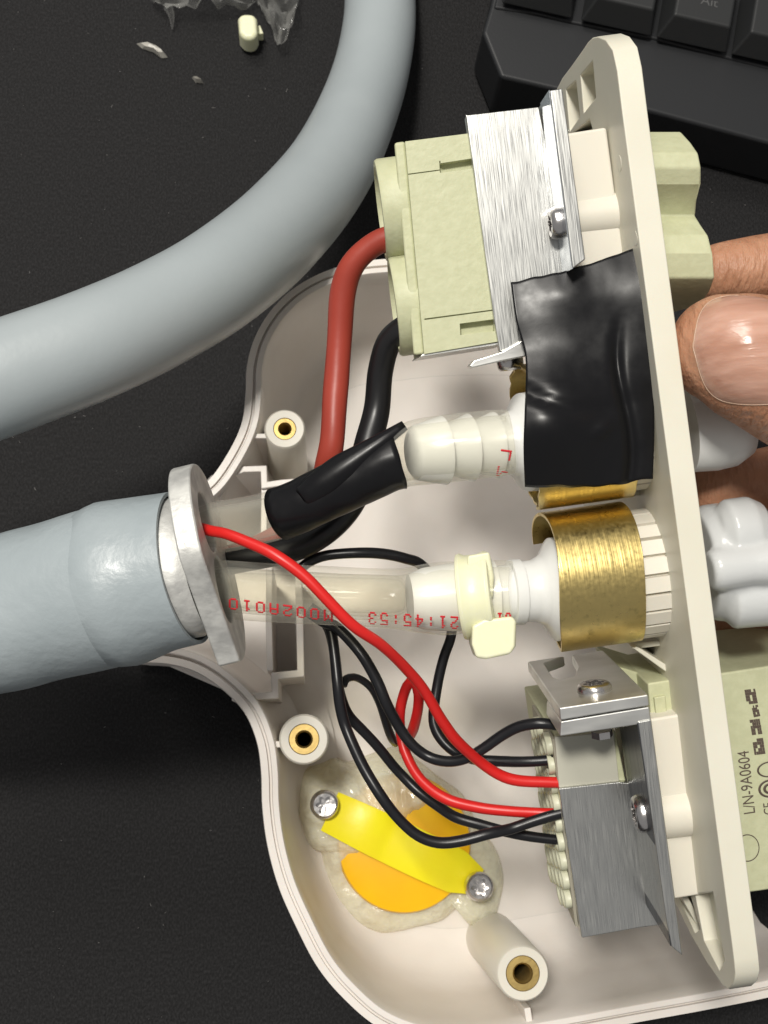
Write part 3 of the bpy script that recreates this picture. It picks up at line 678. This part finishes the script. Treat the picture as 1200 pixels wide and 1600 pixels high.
# ================================================================ CABLES AND WIRES
def wire(name, m, pts, r, label, n=14, step=.7):
    bw = tube(pxpath(pts, r), n=n, step=step)
    for v in bw.verts:
        v.co += Vector([noise.noise(v.co*.09+Vector((k*9,0,r))) for k in range(3)])*.5
    o = obj(name, bw, m, smooth=180, at=C(*pts[len(pts)//2][:3])); return tag(o,label,'wire', 'thick cables of the power connector' if 'thick' in name else 'thin red and black signal wires')
wire('thick_cable','redcable',[(640,372,176),(617,370,176,),(580,386,177),(550,415,178),(534,460,179.5),(527,530,181),(525,600,181),(521,670,180),(514,720,181),(502,775,186),(468,822,190),(400,858,193),(320,880,194),(290,886,194)],19.5,'thick dark red cable bending out of the upper power connector',n=24)
wire('thick_cable','blackcable',[(660,500,177),(632,512,178),(606,535,180),(594,580,182),(588,640,183),(574,700,182),(560,760,181),(530,812,180),(480,848,180),(420,866,181),(340,880,183),(290,890,185)],21,'thick black cable bending out of the upper power connector below the red one',n=24)
wire('thin_wire','redwire',[(290,822,171),(326,830,168),(355,834,166),(388,847,164.5),(430,868,163),(472,899,162.5),(513,938,162.5),(555,980,163.5),(597,1009,166),(638,1046,170),(667,1080,173),(693,1127,176),(713,1157,178),(747,1190,181),(780,1211,182),(813,1220,182),(858,1222,182),(880,1222,182)],9,'bright red wire crossing over the printed clear tube from the flange')
wire('thin_wire','redwire',[(880,1270,184),(852,1270,184),(797,1267,185),(747,1262,186),(697,1247,187),(657,1217,189),(634,1177,191),(626,1140,192),(626,1105,191),(634,1072,189),(645,1064,188),(653,1082,188),(653,1110,190),(646,1140,194),(636,1160,198),(634,1172,203)],8.5,'bright red wire making a narrow loop under the long red wire')
wire('thin_wire','blackwire',[(470,892,182),(484,880,182),(513,868,181),(558,862,181),(599,864,182),(635,873,183),(662,886,185),(694,930,188),(703,985,189),(693,1027,189),(684,1070,189),(678,1115,188),(682,1140,187),(697,1163,186),(718,1180,185.5),(747,1190,186),(790,1191,185),(822,1190,184),(852,1186,183.5),(880,1182,183)],8.5,'black wire arching behind the clear tube and dropping beside the cable tie')
wire('thin_wire','blackwire',[(480,955,186),(505,972,186),(523,978,185),(547,998,184),(570,1025,183),(590,1063,183),(603,1097,183),(620,1131,184),(640,1160,184),(667,1181,184),(697,1190,183),(727,1186,182),(757,1170,181),(787,1150,180),(813,1136,179),(842,1130,178),(868,1132,178)],8.7,'black wire curving up to the topmost socket of the lower connector')
wire('thin_wire','blackwire',[(485,950,188),(505,966,188),(517,985,187),(524,1023,186),(529,1065,185),(533,1100,185),(539,1130,185),(551,1163,184),(570,1203,183),(597,1243,182),(627,1280,182),(655,1303,182),(687,1314,182),(722,1313,182),(763,1304,182),(797,1297,183),(830,1286,183),(862,1276,183),(885,1270,183)],8.9,'black wire sweeping lowest in front of the yellow cap')
wire('thin_wire','blackwire',[(500,962,191),(514,985,190),(522,1023,189),(527,1065,189),(535,1093,190),(547,1117,191),(570,1143,192),(597,1175,193),(623,1206,194),(653,1238,193),(687,1262,191),(713,1277,189),(747,1287,188),(780,1296,187),(813,1303,187),(857,1309,187),(882,1312,187)],8.2,'black wire running diagonally behind the red loop to the lowest socket')
wire('thin_wire','blackwire',[(536,1072,189),(541,1062,190),(553,1058,191),(566,1063,192),(580,1077,193),(592,1100,195),(602,1125,197),(612,1150,200),(618,1160,203)],6.6,'short black wire loop bending down to the housing floor')
# ================================================================ WHITE COUPLINGS OUTSIDE THE PLATE
cp = thing('valve_coupling', 'glossy white plastic coupling with a round stem, outside the plate below the thumb', 'coupling', A(1150,880,20), RA)
def merged(name, bms, m, parent, vox=.35, it=5):
    bm = bmesh.new()
    for b2 in bms:
        bmesh.ops.recalc_face_normals(b2, faces=b2.faces); me_=bpy.data.meshes.new('t'); b2.to_mesh(me_); b2.free(); bm.from_mesh(me_); bpy.data.meshes.remove(me_)
    o = obj(name, bm, m, parent, smooth=180); r_=o.modifiers.new('remesh','REMESH'); r_.mode='VOXEL'; r_.voxel_size=vox*MM; r_.use_smooth_shade=True
    s_=o.modifiers.new('smooth','SMOOTH'); s_.iterations=it; s_.factor=.6; return o
merged('coupling_body', [lathe(A(1095,882,17), E1, [(0,8.4),(1.5,9.2),(4,9.2),(7.5,7.6),(9.5,6.4),(16,6.4)], 40),
  lathe(A(1108,892,9), E1, [(0,2.9),(1.2,3.3),(6,3.1),(9,3.5),(18,3.8)], 32),
  lathe(A(1128,935,13), E1, [(0,3.2),(1.2,4.9),(7,5.2),(8,4.6),(8.4,2)], 32),
  lathe(A(1122,835,13), E1, [(0,3.6),(1.5,5.2),(5,5.2),(7,4.0),(8,2)], 32)], 'coupling_nylon', cp)
obj('metal_pin', lathe(A(1186,842,12), E1, [(0,2.2),(6,2.2)], 24), 'steel', cp, smooth=40)
o = obj('rounded_coupling', lathe(A(1072,672,17), E1, [(0,6.6),(4,6.9),(7,6.6),(9.5,5.2),(10.2,3)], 40), 'nylon', smooth=60); tag(o,'rounded white plastic coupling half hidden directly below the thumb','coupling')
# ================================================================ HAND
pe = thing('person', 'bare hand gripping the ivory plate with thumb and curled fingers', 'person', C(1350,700,190))
def blob_tubes(chains):
    bm = bmesh.new()
    for ch in chains:
        path = smoothpath(ch, 2.0)
        # rounded ends
        (p0,r0),(p1,r1) = path[0], path[-1]
        d0 = (path[0][0]-path[1][0]).normalized(); d1 = (path[-1][0]-path[-2][0]).normalized()
        pre = [(p0+d0*r0*math.sin(a), max(.3,r0*math.cos(a))) for a in (1.45,1.15,.8,.4)]
        post = [(p1+d1*r1*math.sin(a), max(.3,r1*math.cos(a))) for a in (.4,.8,1.15,1.45)]
        pts = pre+path+post
        a=None; rings=[]; prev=None
        for i,(p,r) in enumerate(pts):
            q0=pts[max(0,i-1)][0]; q1=pts[min(len(pts)-1,i+1)][0]; d=(q1-q0).normalized()
            if a is None: a,_=frame_of(d)
            else: a=prev.rotation_difference(d)@a; a=(a-d*a.dot(d)).normalized()
            b=d.cross(a); prev=d
            rings.append([p+(a*math.cos(2*math.pi*k/20)+b*math.sin(2*math.pi*k/20))*r for k in range(20)])
        loops(bm, rings)
    return bm
chains = [
  pxpath([(1132,546,162,88),(1152,552,161,98),(1200,572,161,104),(1260,600,162,112),(1340,635,164,118),(1440,690,170,128),(1560,760,182,170)]),           # thumb
  pxpath([(1122,428,190,48),(1160,424,190,52),(1230,420,191,57),(1340,440,192,62),(1460,520,194,75),(1560,620,196,110)]),   # index
  pxpath([(1116,762,190,46),(1160,758,189,52),(1240,748,189,58),(1340,738,190,64),(1460,720,197,80),(1560,720,196,120)]),      # middle
  pxpath([(1140,862,210,46),(1180,862,210,54),(1250,850,206,62),(1350,830,202,68),(1460,790,199,80),(1560,760,196,120)]),      # ring
  pxpath([(1142,975,216,38),(1190,972,214,44),(1260,950,210,54),(1350,910,205,60),(1460,850,200,75),(1560,790,196,120)]),      # little
  pxpath([(1560,560,190,140),(1600,700,192,210),(1640,860,196,190)]),
]
hb = obj('hand', blob_tubes(chains), 'skin', pe, smooth=180)
rm = hb.modifiers.new('remesh','REMESH'); rm.mode='VOXEL'; rm.voxel_size=.0007; rm.use_smooth_shade=True
sm = hb.modifiers.new('smooth','SMOOTH'); sm.iterations=6; sm.factor=.6
# thumb nail laid on the thumb
bh = world_bvh(hb)
nl = [(1083,542),(1087,515),(1094,490),(1108,472),(1132,463),(1160,462),(1200,468),(1260,490),(1270,560),(1250,625),(1200,632),(1150,631),(1118,621),(1098,595)]
nb = [Vector((x,y,0)) for x,y in nl]; nb = dens(nb+[nb[0]],5)[:-1]
nc = Vector((1180,545,0))
def nailmesh(scale0, rings_, lift, m, nm, par):
    bm = bmesh.new(); R=[]
    for s in rings_:
        r=[]
        for q in nb:
            x = nc.x+(q.x-nc.x)*s*scale0; y = nc.y+(q.y-nc.y)*s*scale0
            h_, n_ = cast(bh, x, y)
            if h_ is None: h_, n_ = C(x,y,155), -ray(x,y).normalized()
            if n_.dot(CAM-h_)<0: n_=-n_
            r.append(h_+n_*(lift+(.45*(1-s**6))))
        R.append(r)
    loops(bm, R, True, (False,True)); return obj(nm, bm, m, par, smooth=180)
nailmesh(1.0, (1,.97,.9,.8,.65,.5,.35,.2,.08), .04, 'nail', 'thumb_nail', hb)
# pale rim of the nail
bm = bmesh.new(); path=[]
for q in nb[-22:]+nb[:26]:
    h_, n_ = cast(bh, q.x, q.y)
    if h_ is None: continue
    path.append((h_+(CAM-h_).normalized()*.06, .08))
if len(path)>4: obj('nail_rim', tube(path[::2], n=8, step=.5), 'nailedge', hb, smooth=180)
# ================================================================ KEYBOARD
kb = thing('keyboard', 'dark grey keyboard corner at the top right of the desk', 'keyboard', T(980,60,0))
obj('case', PT([(766,10),(754,50),(782,120),(1000,170),(1300,250),(1400,-300),(840,-320)], 17, 1), 'case', kb, bevel=1.0, seg=2)
obj('case_ridge', PT([(772,12),(840,22),(896,36),(1020,60),(1142,92),(1300,130),(1400,-300),(850,-320)], 17.6, 16), 'case', kb, bevel=.6)
kx = (T(1140,85,20)-T(904,32,20)); kx.z=0; kw = kx.length/2; kx.normalize(); ky = Vector((-kx.y,kx.x,0))
def keycap(i, j, wd=1.0, leg=None, off=0):
    o0 = T(904,30,20) + kx*(kw*(i)+.5+off) + ky*(kw*j+.2); W=kw*wd-1.0; Hh = kw-1.0; zz=Vector((0,0,1))
    o0.z = 19
    b_ = [o0, o0+kx*W, o0+kx*W+ky*Hh, o0+ky*Hh]
    t_ = [o0+kx*2.2+ky*2.6+zz*6.3, o0+kx*(W-1.6)+ky*2.6+zz*6.3, o0+kx*(W-1.6)+ky*(Hh-1)+zz*7, o0+kx*2.2+ky*(Hh-1)+zz*7]
    bm = bmesh.new(); loops(bm,[b_,t_]); k = obj('key_cap', bm, 'key', kb, bevel=.6, seg=3)
    if leg: text_on(leg,0,0,3.3,k,base=t_[0]+kx*(W*.32)+ky*4.0+zz*.25,xv=kx,yv=ky,nm='key_legend',m='legend',lift=.03)
keycap(-1.05,.0,1.0); keycap(0,0,1.0,'Fn'); keycap(1,0,1.0,'Alt'); keycap(2,0,3,None)
for j in (1,2):
    for i in range(-1,5): keycap(i-.35*j, j, 1.0)
# ================================================================ SCRAPS AT THE TOP
def sheet(pts_top, pts_bot, name, label, amp, z0, m='film', N=16):
    a=dens([T(*q) for q in pts_top],6); b=dens([T(*q) for q in pts_bot],6); bm=bmesh.new(); g=[]
    for p,q in zip(a,b):
        row=[]
        for k in range(N+1):
            t=k/N; v=p.lerp(q,t); v.z += amp*abs(noise.noise(v*.22+Vector((0,0,z0))))+amp*.4*abs(noise.noise(v*.6))
            row.append(v)
        g.append(row)
    loops(bm,g,close=False); o=obj(name,bm,m,smooth=50,solid=.12,at=a[0]); return tag(o,label,'plastic film','scraps of clear film')
sheet([(228,-60,3),(300,-70,6),(370,-70,6),(440,-60,4)],[(236,4,1),(262,20,3),(330,16,4),(392,20,1)],'plastic_film','crumpled clear plastic film at the top edge of the photo, left of the nylon scrap',7,1)
sheet([(385,-60,4),(420,-62,6),(450,-60,5),(470,-40,3)],[(404,14,1),(424,50,2),(440,86,.6),(464,30,2)],'plastic_film','twisted pointed scrap of clear plastic film right of the nylon scrap',8,5)
bm=tube([(T(262,10,4),1.2),(T(268,24,3),.8),(T(269,46,1),.15)],n=8,step=.8); o=obj('film_tip',bm,'film',smooth=180); tag(o,'thin pointed wisp of clear film hanging below the crumpled film','plastic film','scraps of clear film')
to = thing('tie_offcut', 'small cream nylon tie head lying below the plastic film at the top', 'offcut', T(388,40,0))
obj('head', PT([(371,28),(376,20),(396,20),(402,28),(403,50),(398,60),(381,60),(373,50)], 7, .5), 'tie', to, bevel=1.2, seg=3)
obj('stub', PT([(400,42),(406,38),(412,52),(402,53)], 4, 1), 'tie', to, bevel=.3)
def flake(pts, label):
    bm=bmesh.new(); vs=[T(x,y,.3) for x,y in pts]; c0=sum(vs,Vector())/len(vs)
    r0=vs; r1=[c0+(v-c0)*.7+Vector((0,0,1.0+.7*random.random())) for v in vs]; r2=[c0+(v-c0)*.3+Vector((0,0,1.0+.9*random.random())) for v in vs]
    loops(bm,[r0,r1,r2]); o=obj('plastic_flake',bm,'scrap',smooth=20); tag(o,label,'flake','plastic flakes on the cloth')
flake([(213,68),(228,67),(245,73),(258,84),(262,90),(252,91),(240,82),(222,76)],'thin translucent flake lying left of the film on the cloth')
flake([(300,122),(308,124),(318,130),(306,129)],'tiny faint translucent flake below the film, nearer the hose')
